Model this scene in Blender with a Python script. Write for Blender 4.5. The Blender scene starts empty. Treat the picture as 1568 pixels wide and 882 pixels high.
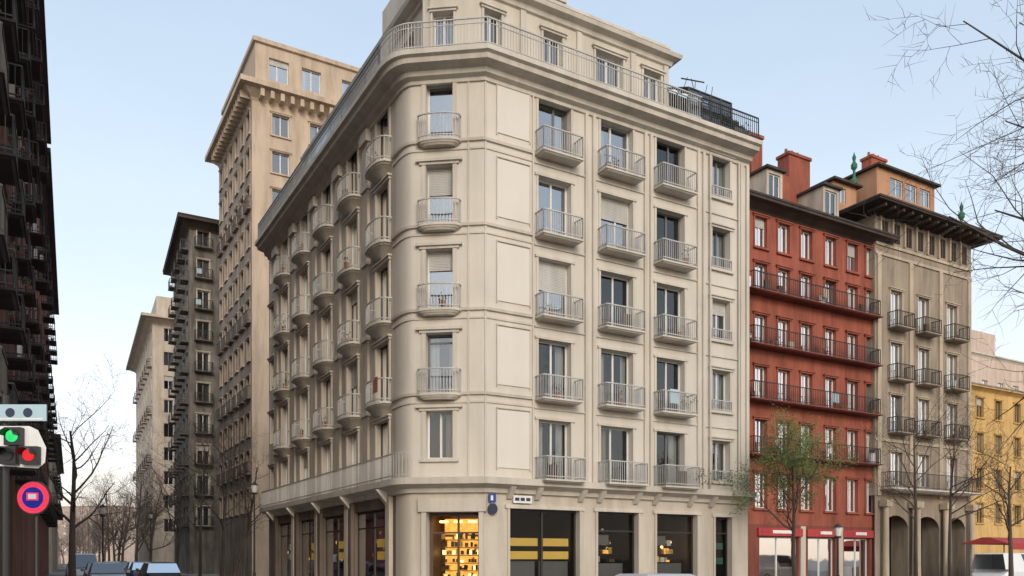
import bpy, math, random, mathutils
from mathutils import Vector
R=random.Random(7)
V2=lambda x,y: Vector((x,y))
# ------------------------------------------------------------------ materials
MATS={}
def newmat(name):
    m=bpy.data.materials.new(name); m.use_nodes=True
    nt=m.node_tree; nt.nodes.clear()
    out=nt.nodes.new('ShaderNodeOutputMaterial')
    MATS[name]=m
    return m,nt,out
def N(nt,t,**k):
    n=nt.nodes.new(t)
    for a,b in k.items(): setattr(n,a,b)
    return n
def ramp(nt,src,stops):
    r=N(nt,'ShaderNodeValToRGB'); e=r.color_ramp.elements
    e[0].position,e[0].color=stops[0][0],(*stops[0][1],1)
    e[1].position,e[1].color=stops[-1][0],(*stops[-1][1],1)
    for p,c in stops[1:-1]:
        x=e.new(p); x.color=(*c,1)
    nt.links.new(src,r.inputs[0]); return r.outputs[0]
def mixc(nt,a,b,f,mode='MIX'):
    m=N(nt,'ShaderNodeMix',data_type='RGBA',blend_type=mode)
    for s,v in ((0,f),(6,a),(7,b)):
        if isinstance(v,(int,float)): m.inputs[s].default_value=v
        elif isinstance(v,tuple): m.inputs[s].default_value=(*v,1)
        else: nt.links.new(v,m.inputs[s])
    return m.outputs[2]
def noise(nt,co,scale,detail=4,sc=(1,1,1),rough=.55):
    mp=N(nt,'ShaderNodeMapping'); mp.inputs['Scale'].default_value=sc
    nt.links.new(co,mp.inputs[0])
    n=N(nt,'ShaderNodeTexNoise'); n.inputs['Scale'].default_value=scale
    n.inputs['Detail'].default_value=detail; n.inputs['Roughness'].default_value=rough
    nt.links.new(mp.outputs[0],n.inputs['Vector']); return n.outputs[0]
def surf(name,col,var=.18,dirt=.35,rough=.85,bump=.15,metal=0,scale=.5,fine=18,warm=(1,1,1)):
    m,nt,out=newmat(name)
    co=N(nt,'ShaderNodeTexCoord').outputs['Object']
    b=N(nt,'ShaderNodeBsdfPrincipled')
    lo=tuple(c*(1-var) for c in col); hi=tuple(min(1,c*(1+var*.6)*w) for c,w in zip(col,warm))
    c1=ramp(nt,noise(nt,co,scale,4),[(.32,lo),(.68,hi)])
    st=ramp(nt,noise(nt,co,1.6,4,(1,1,.13),.65),[(.34,(1-dirt,1-dirt*1.04,1-dirt*1.1)),(.58,(1,1,1))])
    c3=mixc(nt,c1,st,1.0,'MULTIPLY')
    nt.links.new(c3,b.inputs['Base Color'])
    b.inputs['Roughness'].default_value=rough; b.inputs['Metallic'].default_value=metal
    if bump:
        bp=N(nt,'ShaderNodeBump'); bp.inputs['Strength'].default_value=bump; bp.inputs['Distance'].default_value=.02
        nt.links.new(noise(nt,co,fine*1.5,2),bp.inputs['Height']); nt.links.new(bp.outputs[0],b.inputs['Normal'])
    nt.links.new(b.outputs[0],out.inputs[0]); return m
def glassmat(name,tint,refl,wob=.02):
    m,nt,out=newmat(name)
    co=N(nt,'ShaderNodeTexCoord').outputs['Object']
    bp=N(nt,'ShaderNodeBump'); bp.inputs['Strength'].default_value=.3; bp.inputs['Distance'].default_value=wob
    nt.links.new(noise(nt,co,1.3,1),bp.inputs['Height'])
    g=N(nt,'ShaderNodeBsdfGlossy'); g.inputs['Roughness'].default_value=.03; g.inputs['Color'].default_value=(.92,.96,1,1)
    nt.links.new(bp.outputs[0],g.inputs['Normal'])
    t=N(nt,'ShaderNodeBsdfTransparent'); t.inputs[0].default_value=(*tint,1)
    fr=N(nt,'ShaderNodeFresnel'); fr.inputs[0].default_value=1.5
    ad=N(nt,'ShaderNodeMath',operation='MULTIPLY_ADD'); ad.inputs[1].default_value=.9; ad.inputs[2].default_value=refl
    nt.links.new(fr.outputs[0],ad.inputs[0])
    mx=N(nt,'ShaderNodeMixShader'); nt.links.new(ad.outputs[0],mx.inputs[0])
    nt.links.new(t.outputs[0],mx.inputs[1]); nt.links.new(g.outputs[0],mx.inputs[2])
    nt.links.new(mx.outputs[0],out.inputs[0])
def emit(name,col,s):
    m,nt,out=newmat(name)
    co=N(nt,'ShaderNodeTexCoord').outputs['Object']
    e=N(nt,'ShaderNodeEmission'); e.inputs[1].default_value=s
    c=ramp(nt,noise(nt,co,5,3),[(.3,tuple(x*.6 for x in col)),(.7,col)])
    nt.links.new(c,e.inputs[0]); nt.links.new(e.outputs[0],out.inputs[0])

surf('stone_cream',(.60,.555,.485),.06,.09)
surf('stone_trim',(.57,.525,.455),.07,.18)
surf('stone_panel',(.645,.605,.54),.03,.03)
surf('stone_base',(.52,.465,.39),.08,.2)
surf('stone_side',(.53,.465,.385),.13,.30)  # same stone as the front, shade of the left facade in the colour, plus dirt streaks
surf('stone_dark',(.15,.115,.09),.2,.4)
surf('attic_cream',(.57,.52,.44),.08,.14)
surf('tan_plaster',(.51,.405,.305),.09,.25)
surf('tan_side_shaded',(.33,.27,.215),.25,.55)  # tower plaster again, darkened for its shaded side, with heavier dirt streaks
surf('grey_ornate',(.18,.165,.145),.35,.5)
surf('far_plaster_hazed',(.54,.46,.37),.12,.25)  # distance haze is put into this paler base colour
surf('red_plaster',(.32,.088,.052),.20,.36)
surf('red_dark',(.21,.06,.042),.2,.3)
surf('beige_brown',(.31,.255,.195),.15,.34)
surf('beige_light',(.46,.38,.285),.12,.26)
surf('orange_stucco',(.46,.25,.145),.12,.2)
surf('yellow_plaster',(.60,.38,.14),.12,.25)
surf('salmon_plaster',(.58,.46,.38),.10,.2)
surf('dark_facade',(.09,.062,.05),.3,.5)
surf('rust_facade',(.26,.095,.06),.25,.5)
surf('roof_dark',(.055,.045,.042),.3,.3)
surf('roof_grey',(.25,.24,.23),.2,.3)
surf('wood_eave',(.065,.046,.036),.3,.3)
surf('rail_light',(.47,.465,.45),.08,.2,rough=.5,bump=0)
surf('rail_dark',(.025,.024,.024),.2,.2,rough=.5,bump=0)
surf('frame_white',(.66,.66,.64),.05,.12,rough=.5,bump=0)
surf('frame_dark',(.03,.026,.024),.2,.1,rough=.45,bump=0)
surf('frame_grey',(.14,.14,.14),.1,.1,rough=.45,bump=0)
surf('wood_brown',(.10,.058,.036),.25,.3,rough=.6)
surf('curtain',(.66,.65,.62),.08,.12,rough=.95,bump=0)
surf('curtain_beige',(.46,.39,.31),.08,.12,rough=.95,bump=0)
surf('shutter',(.52,.51,.48),.08,.2,rough=.7,bump=0)
surf('room_dark',(.024,.02,.018),.3,.3,bump=0)
surf('room_mid',(.10,.08,.065),.3,.3,bump=0)
surf('yellow_panel',(.80,.54,.11),.05,.05,rough=.6,bump=0)
surf('copper_green',(.04,.16,.10),.2,.3)
surf('terracotta',(.30,.12,.07),.2,.3)
surf('awning_red',(.42,.05,.05),.15,.25)
surf('white_paint',(.75,.75,.74),.05,.15,rough=.5,bump=0)
surf('sign_blue',(.02,.06,.28),.1,.1,rough=.4,bump=0)
surf('sign_navy',(.02,.03,.07),.1,.1,rough=.4,bump=0)
surf('sign_lightblue',(.40,.55,.62),.1,.1,rough=.4,bump=0)
surf('sign_red',(.50,.02,.03),.1,.1,rough=.4,bump=0)
surf('black_plastic',(.02,.02,.022),.1,.1,rough=.4,bump=0)
surf('asphalt',(.052,.052,.055),.25,.2,fine=40,bump=.4)
surf('ground_soil',(.16,.15,.13),.25,.2,fine=10)
surf('kerb_stone',(.30,.29,.27),.15,.25)
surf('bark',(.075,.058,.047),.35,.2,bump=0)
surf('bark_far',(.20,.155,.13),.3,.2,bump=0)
surf('leaf_spring',(.14,.18,.035),.35,.1,rough=.6,bump=0,scale=3)
surf('leaf_dark',(.05,.075,.025),.35,.1,rough=.6,bump=0,scale=3)
surf('hill_hazed',(.60,.50,.46),.10,.1)  # pale pinkish tone carries the aerial haze in the colour
surf('tyre',(.02,.02,.02),.2,.1)
surf('metal_grey',(.35,.35,.36),.1,.1,rough=.4,metal=.6,bump=0)
for nm,c in (('car_white',(.7,.71,.72)),('car_blue',(.08,.17,.30)),('car_black',(.02,.022,.025)),('car_silver',(.42,.44,.46)),('car_red',(.35,.02,.02))):
    surf(nm,c,.04,.08,rough=.28,bump=0)
glassmat('glass',(.58,.62,.62),.05)
glassmat('glass_mid',(.52,.57,.59),.16)
glassmat('glass_sky',(.50,.56,.60),.36)
glassmat('glass_shop',(.80,.82,.82),-.02,.006)
glassmat('glass_far',(.30,.33,.37),.10)
emit('lamp_warm',(1,.55,.16),7.0)
emit('shop_glow',(1,.42,.07),2.0)
emit('light_green',(.05,1,.25),1.2)
emit('light_red',(1,.04,.05),1.0)
emit('light_pink',(1,.06,.12),1.3)
emit('light_blue',(.05,.08,.7),.5)
m,nt,out=newmat('paving')
co=N(nt,'ShaderNodeTexCoord').outputs['Object']
bk=N(nt,'ShaderNodeTexBrick'); bk.inputs['Scale'].default_value=1.6
bk.inputs['Color1'].default_value=(.27,.26,.24,1); bk.inputs['Color2'].default_value=(.33,.31,.29,1); bk.inputs['Mortar'].default_value=(.13,.12,.11,1)
bk.inputs['Mortar Size'].default_value=.015
nt.links.new(co,bk.inputs['Vector'])
c=mixc(nt,bk.outputs[0],ramp(nt,noise(nt,co,.7,6),[(.3,(.7,.7,.7)),(.7,(1.05,1.05,1.05))]),1.0,'MULTIPLY')
b=N(nt,'ShaderNodeBsdfPrincipled'); b.inputs['Roughness'].default_value=.85
nt.links.new(c,b.inputs['Base Color']); nt.links.new(b.outputs[0],out.inputs[0])

# ------------------------------------------------------------------ mesh building
class MB:
    def __init__(s): s.v=[];s.f=[];s.m=[]
    def face(s,pts,m):
        i=len(s.v); s.v.extend([tuple(p) for p in pts]); s.f.append(tuple(range(i,i+len(pts)))); s.m.append(m)
    def box(s,fr,t0,t1,n0,n1,z0,z1,m):
        w=fr.w
        a=[w(t0,n0,z0),w(t1,n0,z0),w(t1,n1,z0),w(t0,n1,z0),w(t0,n0,z1),w(t1,n0,z1),w(t1,n1,z1),w(t0,n1,z1)]
        i=len(s.v); s.v.extend(a)
        for q in ((0,3,2,1),(4,5,6,7),(0,1,5,4),(1,2,6,5),(2,3,7,6),(3,0,4,7)):
            s.f.append(tuple(i+k for k in q)); s.m.append(m)
    def prism(s,top,bot,z1,z0,m):
        n=len(top)
        s.face([(p.x,p.y,z1) for p in top],m); s.face([(p.x,p.y,z0) for p in reversed(bot)],m)
        for i in range(n):
            j=(i+1)%n
            s.face([(bot[i].x,bot[i].y,z0),(bot[j].x,bot[j].y,z0),(top[j].x,top[j].y,z1),(top[i].x,top[i].y,z1)],m)
    def tube(s,p,q,r0,r1,m,k=5):
        p=Vector(p);q=Vector(q);d=(q-p)
        if d.length<1e-5: return
        d.normalize(); a=d.orthogonal().normalized(); b=d.cross(a)
        i=len(s.v)
        for c,r in ((p,r0),(q,r1)):
            for j in range(k):
                an=2*math.pi*j/k; s.v.append(tuple(c+a*(math.cos(an)*r)+b*(math.sin(an)*r)))
        for j in range(k):
            l=(j+1)%k; s.f.append((i+j,i+l,i+k+l,i+k+j)); s.m.append(m)
    def disc(s,c,axis,r,m,k=20,th=.02):
        c=Vector(c);ax=Vector(axis).normalized()
        s.tube(c,c+ax*th,r,r,m,k)
        a=ax.orthogonal().normalized(); b=ax.cross(a)
        for cc in (c,c+ax*th):
            s.face([cc+a*(math.cos(2*math.pi*j/k)*r)+b*(math.sin(2*math.pi*j/k)*r) for j in range(k)],m)
    def obj(s,name,parent=None):
        me=bpy.data.meshes.new(name); me.from_pydata(s.v,[],s.f)
        names=list(dict.fromkeys(s.m)); ix={n:i for i,n in enumerate(names)}
        for n in names: me.materials.append(MATS[n])
        me.polygons.foreach_set('material_index',[ix[x] for x in s.m]); me.update()
        o=bpy.data.objects.new(name,me); bpy.context.collection.objects.link(o)
        if parent: o.parent=parent
        return o
class Fr:
    def __init__(s,o,a,n): s.o=o;s.a=a;s.n=n
    def w(s,t,n,z):
        v=s.o+s.a*t+s.n*n; return (v.x,v.y,z)
    def p(s,t,n): return s.o+s.a*t+s.n*n
def seg(p,q):
    d=q-p; L=d.length; d=d/L
    f=Fr(p,d,V2(-d.y,d.x)); f.L=L; return f
def offs(pts,o,closed=False):
    n=len(pts); r=[]
    for i in range(n):
        if closed or 0<i<n-1:
            d0=(pts[i]-pts[i-1]).normalized(); d1=(pts[(i+1)%n]-pts[i]).normalized()
        elif i==0: d0=d1=(pts[1]-pts[0]).normalized()
        else: d0=d1=(pts[i]-pts[i-1]).normalized()
        n0=V2(-d0.y,d0.x);n1=V2(-d1.y,d1.x);m=(n0+n1).normalized()
        r.append(pts[i]+m*(o/max(.35,m.dot(n0))))
    return r
def sweep(mb,pts,prof,m,closed=False,caps=True):
    rows=[[(p.x,p.y,z) for p in offs(pts,o,closed)] for o,z in prof]
    n=len(pts)
    for k in range(len(prof)-1):
        for i in range(n if closed else n-1):
            j=(i+1)%n
            mb.face([rows[k][i],rows[k][j],rows[k+1][j],rows[k+1][i]],m)
    if not closed and caps:
        for i in (0,n-1): mb.face([r[i] for r in rows],m)
class Bld:
    def __init__(s,name): s.name=name;s.parts={}
    def __getitem__(s,k): return s.parts.setdefault(k,MB())
    def done(s):
        e=bpy.data.objects.new(s.name,None); bpy.context.collection.objects.link(e)
        for k,mb in s.parts.items():
            if mb.f: mb.obj(k,e)
        return e
def wall(mb,fr,t0,t1,z0,z1,ops,m,rev=.28,mr=None):
    mr=mr or m
    ts=sorted({t0,t1,*[x for o in ops for x in o[:2]]}); zs=sorted({z0,z1,*[x for o in ops for x in o[2:4]]})
    for i in range(len(ts)-1):
        tc=(ts[i]+ts[i+1])/2
        for k in range(len(zs)-1):
            zc=(zs[k]+zs[k+1])/2
            if any(o[0]<tc<o[1] and o[2]<zc<o[3] for o in ops): continue
            mb.face([fr.w(ts[i],0,zs[k]),fr.w(ts[i+1],0,zs[k]),fr.w(ts[i+1],0,zs[k+1]),fr.w(ts[i],0,zs[k+1])],m)
    for a,b,c,d in ops:
        w=fr.w
        mb.face([w(a,0,c),w(a,-rev,c),w(a,-rev,d),w(a,0,d)],mr)
        mb.face([w(b,0,c),w(b,-rev,c),w(b,-rev,d),w(b,0,d)],mr)
        mb.face([w(a,0,d),w(b,0,d),w(b,-rev,d),w(a,-rev,d)],mr)
        mb.face([w(a,0,c),w(b,0,c),w(b,-rev,c),w(a,-rev,c)],mr)
def room(mb,fr,a,b,c,d,n0,dp,m):
    w=fr.w;n1=n0-dp
    mb.face([w(a,n1,c),w(b,n1,c),w(b,n1,d),w(a,n1,d)],m)
    mb.face([w(a,n0,c),w(a,n1,c),w(a,n1,d),w(a,n0,d)],m)
    mb.face([w(b,n0,c),w(b,n1,c),w(b,n1,d),w(b,n0,d)],m)
    mb.face([w(a,n0,d),w(b,n0,d),w(b,n1,d),w(a,n1,d)],m)
    mb.face([w(a,n0,c),w(b,n0,c),w(b,n1,c),w(a,n1,c)],m)
def drape(mb,fr,a,b,c,d,n,m,rr):
    k=max(3,int((b-a)/.07)); pr=None
    for i in range(k+1):
        t=a+(b-a)*i/k; nn=n+(.025 if i%2 else -.025)+rr.uniform(-.008,.008)
        if pr: mb.face([fr.w(pr[0],pr[1],c),fr.w(t,nn,c),fr.w(t,nn,d),fr.w(pr[0],pr[1],d)],m)
        pr=(t,nn)
def window(b,fr,a,e,c,d,rev=.28,fm='frame_white',gl='glass',mull=True,tr=0,cur=None,dp=.8,rr=R,fw=.07,rm='room_dark'):
    F=b['window_frames']; n0,n1=-rev,-rev+.06
    F.box(fr,a,a+fw,n0,n1,c,d,fm);F.box(fr,e-fw,e,n0,n1,c,d,fm)
    F.box(fr,a+fw,e-fw,n0,n1,d-fw,d,fm);F.box(fr,a+fw,e-fw,n0,n1,c,c+fw,fm)
    if mull:
        mx=(a+e)/2+(rr.choice([0,0,0,.0,.12,-.12]) if e-a>1.3 else 0)
        F.box(fr,mx-.04,mx+.04,n0+.002,n1+.01,c+fw,d-fw,fm)
    if tr: F.box(fr,a+fw,e-fw,n0+.003,n1+.006,tr-.03,tr+.03,fm)
    w=fr.w; g=b['window_glass']
    g.face([w(a+fw,n0+.03,c+fw),w(e-fw,n0+.03,c+fw),w(e-fw,n0+.03,d-fw),w(a+fw,n0+.03,d-fw)],gl)
    room(b['rooms'],fr,a+.01,e-.01,c,d,n0-.01,dp,rm)
    cur=cur or rr.choice(['sides','sides','left','right','full','none','none','none','blind'])
    C=b['curtains'];n=n0-.12;cm=rr.choice(['curtain','curtain','curtain_beige']);W=e-a
    if cur in('sides','left'): drape(C,fr,a+.05,a+W*rr.uniform(.15,.4),c+.05,d-.05,n,cm,rr)
    if cur in('sides','right'): drape(C,fr,e-W*rr.uniform(.15,.4),e-.05,c+.05,d-.05,n,cm,rr)
    if cur=='full': drape(C,fr,a+.05,e-.05,c+.05,d-.05,n,cm,rr)
    if cur=='blind':   # roller shutter partly down, outside the pane
        zb=d-(d-c)*rr.uniform(.15,.5); z=d
        while z>zb:
            C.box(fr,a+fw,e-fw,n1+.02,n1+.04,z-.05,z,'shutter'); z-=.06
def beam(mb,p,q,z0,z1,wd,m):
    d=(q-p)
    if d.length<1e-4: return
    d.normalize(); n=V2(-d.y,d.x)*(wd/2)
    mb.prism([p-n,q-n,q+n,p+n],[p-n,q-n,q+n,p+n],z1,z0,m)
def railing(mb,pts,z,h,m,sp=.115,bar=.02,mid=False):
    for i in range(len(pts)-1):
        p,q=pts[i],pts[i+1]; L=(q-p).length
        beam(mb,p,q,z+h-.045,z+h,.05,m); beam(mb,p,q,z+.08,z+.115,.035,m)
        if mid: beam(mb,p,q,z+h*.78,z+h*.78+.025,.03,m)
        k=max(1,round(L/sp)); d=(q-p)/L; n=V2(-d.y,d.x)
        for j in range(k+1):
            c=p+d*(L*j/k); r=bar/2*(1.8 if j in(0,k) and L>.3 else 1)
            i0=len(mb.v)
            for s,t in((-1,-1),(1,-1),(1,1),(-1,1)):
                v=c+d*(s*r)+n*(t*r); mb.v.append((v.x,v.y,z)); mb.v.append((v.x,v.y,z+h-.04))
            for a in range(4):
                e=(a+1)%4; mb.f.append((i0+2*a,i0+2*e,i0+2*e+1,i0+2*a+1)); mb.m.append(m)
def leafcloud(mb,c,r,n,m,rr,s=.12,sq=(1,1,1)):
    for _ in range(n):
        while True:
            d=Vector((rr.uniform(-1,1),rr.uniform(-1,1),rr.uniform(-1,1)))
            if d.length<1: break
        p=Vector(c)+Vector((d.x*r*sq[0],d.y*r*sq[1],d.z*r*sq[2]))
        a=Vector((rr.gauss(0,1),rr.gauss(0,1),rr.gauss(0,1))).normalized(); b=a.orthogonal().normalized(); k=s*rr.uniform(.5,1.2)
        mb.face([p-a*k,p+b*k*.5,p+a*k,p-b*k*.5],m)
RC=random.Random(99)
def clutter(b,fr,t0,t1,z,D,prob=.5):
    n=int((t1-t0)/1.6)+1
    for i in range(n):
        if RC.random()>prob: continue
        t=RC.uniform(t0+.2,t1-.2); nn=D*RC.uniform(.35,.75); k=RC.random()
        C=b['balcony_clutter']
        if k<.6:
            C.tube(fr.w(t,nn,z),fr.w(t,nn,z+.28),.09,.13,'terracotta',8)
            q=fr.w(t,nn,z+.28+RC.uniform(.1,.3)); leafcloud(C,q,RC.uniform(.15,.28),22,'leaf_dark',RC,.06)
        elif k<.8: C.box(fr,t,t+.35,nn-.1,nn+.05,z+.01,z+RC.uniform(.5,.8),RC.choice(['white_paint','wood_brown','curtain_beige']))
        else: C.box(fr,t-.2,t+.3,D*.9-.02,D*.9,z+.35,z+.93,RC.choice(['curtain','curtain_beige','sign_lightblue','terracotta']))
def balcony(b,fr,t0,t1,z,D,h=1.0,curved=False,sm='stone_trim',rm='rail_light',body=.0,sp=.115,th=1.0,cl=0):
    c=(t0+t1)/2;H=(t1-t0)/2
    if curved:
        k=10; ol=[(c-H*math.cos(math.pi*i/k)*1.0,D*math.sin(math.pi*i/k)**.55) for i in range(k+1)]
    else: ol=[(t0,0),(t0,D),(t1,D),(t1,0)]
    def out(s,dn=0): return [fr.p(c+(t-c)*s,max(-.02,n*s) if n>0 else -.02) for t,n in ol]
    S=b['balcony_slabs']; a1=.09*th;a2=a1+.07*th;a3=a2+.07*th
    S.prism(out(1.0),out(1.0),z,z-a1,sm)
    S.prism(out(.95),out(.88),z-a1-.002,z-a2,sm)
    if th>.8: S.prism(out(.84),out(.74),z-a2-.002,z-a3,sm)
    if body: S.prism(out(.72),out(.35),z-a3-.002,z-a3-body,sm)
    rl=[fr.p(c+(t-c)*.96,n*.93) for t,n in ol]
    railing(b['railings'],rl,z,h,rm,sp=sp)
    if cl: clutter(b,fr,t0,t1,z,D,cl)
def surround(mb,fr,a,e,c,d,m,w=.13,pr=.05,head=.2,sill=True):
    mb.box(fr,a-w,a,0-.01,pr,c,d,m);mb.box(fr,e,e+w,-.01,pr,c,d,m)
    mb.box(fr,a-w-.04,e+w+.04,-.01,pr+.05,d,d+head*.6,m)
    mb.box(fr,a-w-.1,e+w+.1,-.01,pr+.11,d+head*.6,d+head,m)
    if sill: mb.box(fr,a-w-.05,e+w+.05,-.01,pr+.08,c-.12,c,m)

# ------------------------------------------------------------------ MAIN BUILDING
dR=V2(.8647,.5023).normalized(); dL=V2(-dR.y,dR.x); nR=-dL; nL=-dR
P0=V2(-1.0,30.0); C1=V2(-3.62,30.33); Q0=V2(-4.39,31.2)
Rend=P0+dR*13.27; Lend=Q0+dL*19.35
ct=V2(-3.98,30.38)
arc=[]
for i in range(1,9):
    t=i/9; arc.append(C1*(1-t)**2+ct*2*t*(1-t)+Q0*t*t)
front=[Rend,P0,C1]+arc+[Q0,Lend]
K=Rend+dL*((Lend-Rend).dot(dL))
poly=[K]+front
FR=Fr(P0,dR,nR); FL=Fr(Q0,dL,nL); FC=seg(P0,C1)
FL_=[4.6,7.65,10.72,13.8,16.88]; ZT=19.2; ZR=19.93
B=Bld('corner_apartment_building'); W=B['walls']
cols=[(2.3,3.78),(5.2,6.8),(8.03,9.55)]
ops=[]
for f in FL_:
    for a,e in cols: ops.append((a,e,f+.03,f+(2.3 if f<16 else 2.15)))
    ops.append((11.12,12.16,f+.4,f+2.15))
wall(W,FR,0,13.27,4.3,ZT,ops,'stone_cream',rev=.34)
curs={0:['sides','left','right','sides'],1:['right','sides','none','full'],2:['blind','none','left','blind'],3:['none','blind','none','sides'],4:['sides','left','none','full']}
for k,o in enumerate(ops):
    fl=k//4; c4=k%4
    gl='glass_sky' if ((fl,c4) in((4,0),(4,1),(3,0),(3,1),(2,0),(4,3))) else ('glass_mid' if c4==3 or (fl>=3 and c4!=2) else 'glass')
    window(B,FR,*o,gl=gl,cur=curs[fl][c4],fm='frame_white' if R.random()<.7 else 'frame_grey',rev=.34)
    if c4==3: surround(B['mouldings'],FR,*o,'stone_trim',sill=True,head=.16,w=.12,pr=.04)
    else:
        M=B['mouldings']; a,e,c,d=o
        M.box(FR,a-.1,a,-.01,.035,c,d,'stone_trim');M.box(FR,e,e+.1,-.01,.035,c,d,'stone_trim');M.box(FR,a-.16,e+.16,-.01,.07,d,d+.09,'stone_trim')
for f in FL_:
    for a,e in cols:
        balcony(B,FR,a-.16,e+.2,f,.62 if f>5 else .8,h=.86,th=.75,sp=.105,cl=.3)
    W.box(FR,.52,1.9,-.01,.04,f+.38,f+2.5,'stone_panel')
    B['mouldings'].box(FR,.48,.515,-.01,.055,f+.3,f+2.55,'stone_trim'); B['mouldings'].box(FR,1.905,1.94,-.01,.055,f+.3,f+2.55,'stone_trim')
    B['mouldings'].box(FR,.48,1.94,-.01,.06,f+2.55,f+2.6,'stone_trim')
    railing(B['railings'],[FR.p(11.08,.1),FR.p(12.2,.1)],f+.35,.5,'rail_light')
for a,e in((4.42,4.56),(4.78,4.92),(7.36,7.5),(7.66,7.8),(10.24,10.38),(10.54,10.68),(12.75,12.95),(13.1,13.265)):
    B['mouldings'].box(FR,a,e,-.01,.10,4.62,ZT-.15,'stone_trim')
B['mouldings'].box(FR,2.02,2.09,-.01,.06,4.62,ZT-.15,'stone_trim')
B['mouldings'].box(FR,.0,.07,-.01,.035,4.62,ZT-.15,'stone_trim')
for f in FL_[1:]:
    for a,e in((4.92,7.36),(7.8,10.24),(10.68,12.75),(2.12,4.42)):
        B['mouldings'].box(FR,a,e,-.01,.05,f-.36,f-.3,'stone_trim')
    pl=[P0+dR*2.02,P0,C1]+arc+[Q0+dL*.25]
    sweep(B['mouldings'],pl,[(-.01,f-.06),(.08,f-.04),(.10,f+.06),(-.01,f+.09)],'stone_trim')
    sweep(B['mouldings'],pl,[(-.01,f-.34),(.04,f-.33),(.04,f-.26),(-.01,f-.25)],'stone_trim')
for t in (10.92,12.62):
    B['downpipes'].tube(FR.w(t,.12,4.6),FR.w(t,.12,19.0),.045,.045,'stone_trim',8)
oc=[(1.17,2.17,5.3,7.05)]+[(1.17,2.17,f+.04,f+2.25) for f in FL_[1:]]
wall(W,FC,0,FC.L,4.3,ZT,oc,'stone_cream',rev=.36)
cc=[None,'sides','blind','blind','none']
for k,o in enumerate(oc):
    if k==0: window(B,FC,*o,fm='frame_white',gl='glass',cur='left',rm='wood_brown',rev=.36,dp=.3)
    else: window(B,FC,*o,gl='glass_sky' if k>1 else 'glass_mid',cur=cc[k],rev=.36,tr=o[3]-.3 if k<3 else 0,mull=False,fm='frame_white' if k!=1 else 'frame_grey')
    M=B['mouldings']
    M.box(FC,o[0]-.16,o[0],-.01,.05,o[2],o[3],'stone_trim'); M.box(FC,o[1],o[1]+.16,-.01,.05,o[2],o[3],'stone_trim')
    M.box(FC,o[0]-.24,o[1]+.24,-.01,.08,o[3],o[3]+.1,'stone_trim'); M.box(FC,o[0]-.36,o[1]+.36,-.01,.15,o[3]+.1,o[3]+.2,'stone_trim')
    if k==0: M.box(FC,o[0]-.22,o[1]+.22,-.01,.1,o[2]-.12,o[2],'stone_trim')
    else: balcony(B,FC,.84,2.5,FL_[k],.42,curved=True,h=.9,sp=.1,cl=.3)
M.box(FC,.55,.61,-.01,.045,4.62,ZT-.15,'stone_trim')
ap=[C1]+arc+[Q0]
for i in range(len(ap)-1):
    f=seg(ap[i],ap[i+1]); wall(W,f,0,f.L,4.3,ZT,[],'stone_cream'); wall(W,f,0,f.L,0,4.3,[],'stone_base')
# left facade
cl=[1.35,4.85,8.45,12.1,15.8,18.5]
ol=[]
for f in FL_:
    for c in cl: ol.append((c-.66,c+.66,f+.04,f+2.4) if c<18 else (c-.45,c+.45,f+.6,f+2.3))
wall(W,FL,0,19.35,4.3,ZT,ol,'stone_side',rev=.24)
for o in ol:
    window(B,FL,*o,fm=R.choice(['frame_white','wood_brown','frame_dark']),gl='glass',rev=.24,cur=R.choice(['none','none','left','sides','blind']))
    surround(B['mouldings'],FL,o[0],o[1],o[2],o[3],'stone_trim',sill=False,w=.16,pr=.05,head=.18)
for f in FL_[1:]:
    for c in cl[:-1]: balcony(B,FL,c-1.0,c+1.0,f,.58,curved=True,body=.24,h=.9,sp=.13,cl=.4)
for c in (3.1,6.65,10.3,13.95,17.5):
    B['mouldings'].box(FL,c-.3,c+.3,-.01,.10,4.62,ZT-.12,'stone_side')
    B['mouldings'].box(FL,c-.42,c+.42,-.01,.22,ZT-.6,ZT-.13,'stone_trim')
    for f in FL_[1:]: B['mouldings'].box(FL,c-.38,c+.38,-.01,.17,f-.2,f,'stone_trim')
for p,q in((K,Rend),(Lend,K)):
    f=seg(p,q); ops=[]
    n=int(f.L/4)
    for fz in FL_:
        for i in range(n):
            c=f.L*(i+.5)/n; ops.append((c-.55,c+.55,fz+.8,fz+2.3))
    wall(W,f,0,f.L,0,ZT,ops,'stone_cream')
    for o in ops: window(B,f,*o)
sweep(B['cornice'],front,[(-.02,18.98),(.07,19.0),(.09,19.12),(.26,19.2),(.3,19.36),(.66,19.46),(.7,19.62),(.82,19.68),(.82,19.86),(.7,19.92),(-1.4,ZR)],'stone_trim')
sweep(B['cornice'],front,[(-.02,4.02),(.12,4.05),(.16,4.2),(.4,4.3),(.5,4.34),(.52,4.56),(.4,4.59),(-.02,4.595)],'stone_trim')
W.face([(p.x,p.y,ZR-.03) for p in poly],'roof_grey')
rp=offs(front,.62); rsplit=rp[0]+(rp[1]-rp[0])*(3.3/(rp[1]-rp[0]).length)
railing(B['railings'],[rp[0],rsplit],ZR,1.0,'frame_dark',sp=.12,bar=.022,mid=True)
railing(B['railings'],[rsplit]+rp[1:-1],ZR,1.0,'rail_light',sp=.12,bar=.02,mid=True)
railing(B['railings'],rp[-2:],ZR,1.0,'frame_grey',sp=.13,bar=.022,mid=True)
gg=B['terrace_glass_screens']
for i in range(13):
    t=.4+i*1.45
    gg.face([FL.w(t,.56,ZR+.1),FL.w(t+1.35,.56,ZR+.1),FL.w(t+1.35,.56,ZR+.92),FL.w(t,.56,ZR+.92)],'glass_mid')
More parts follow.
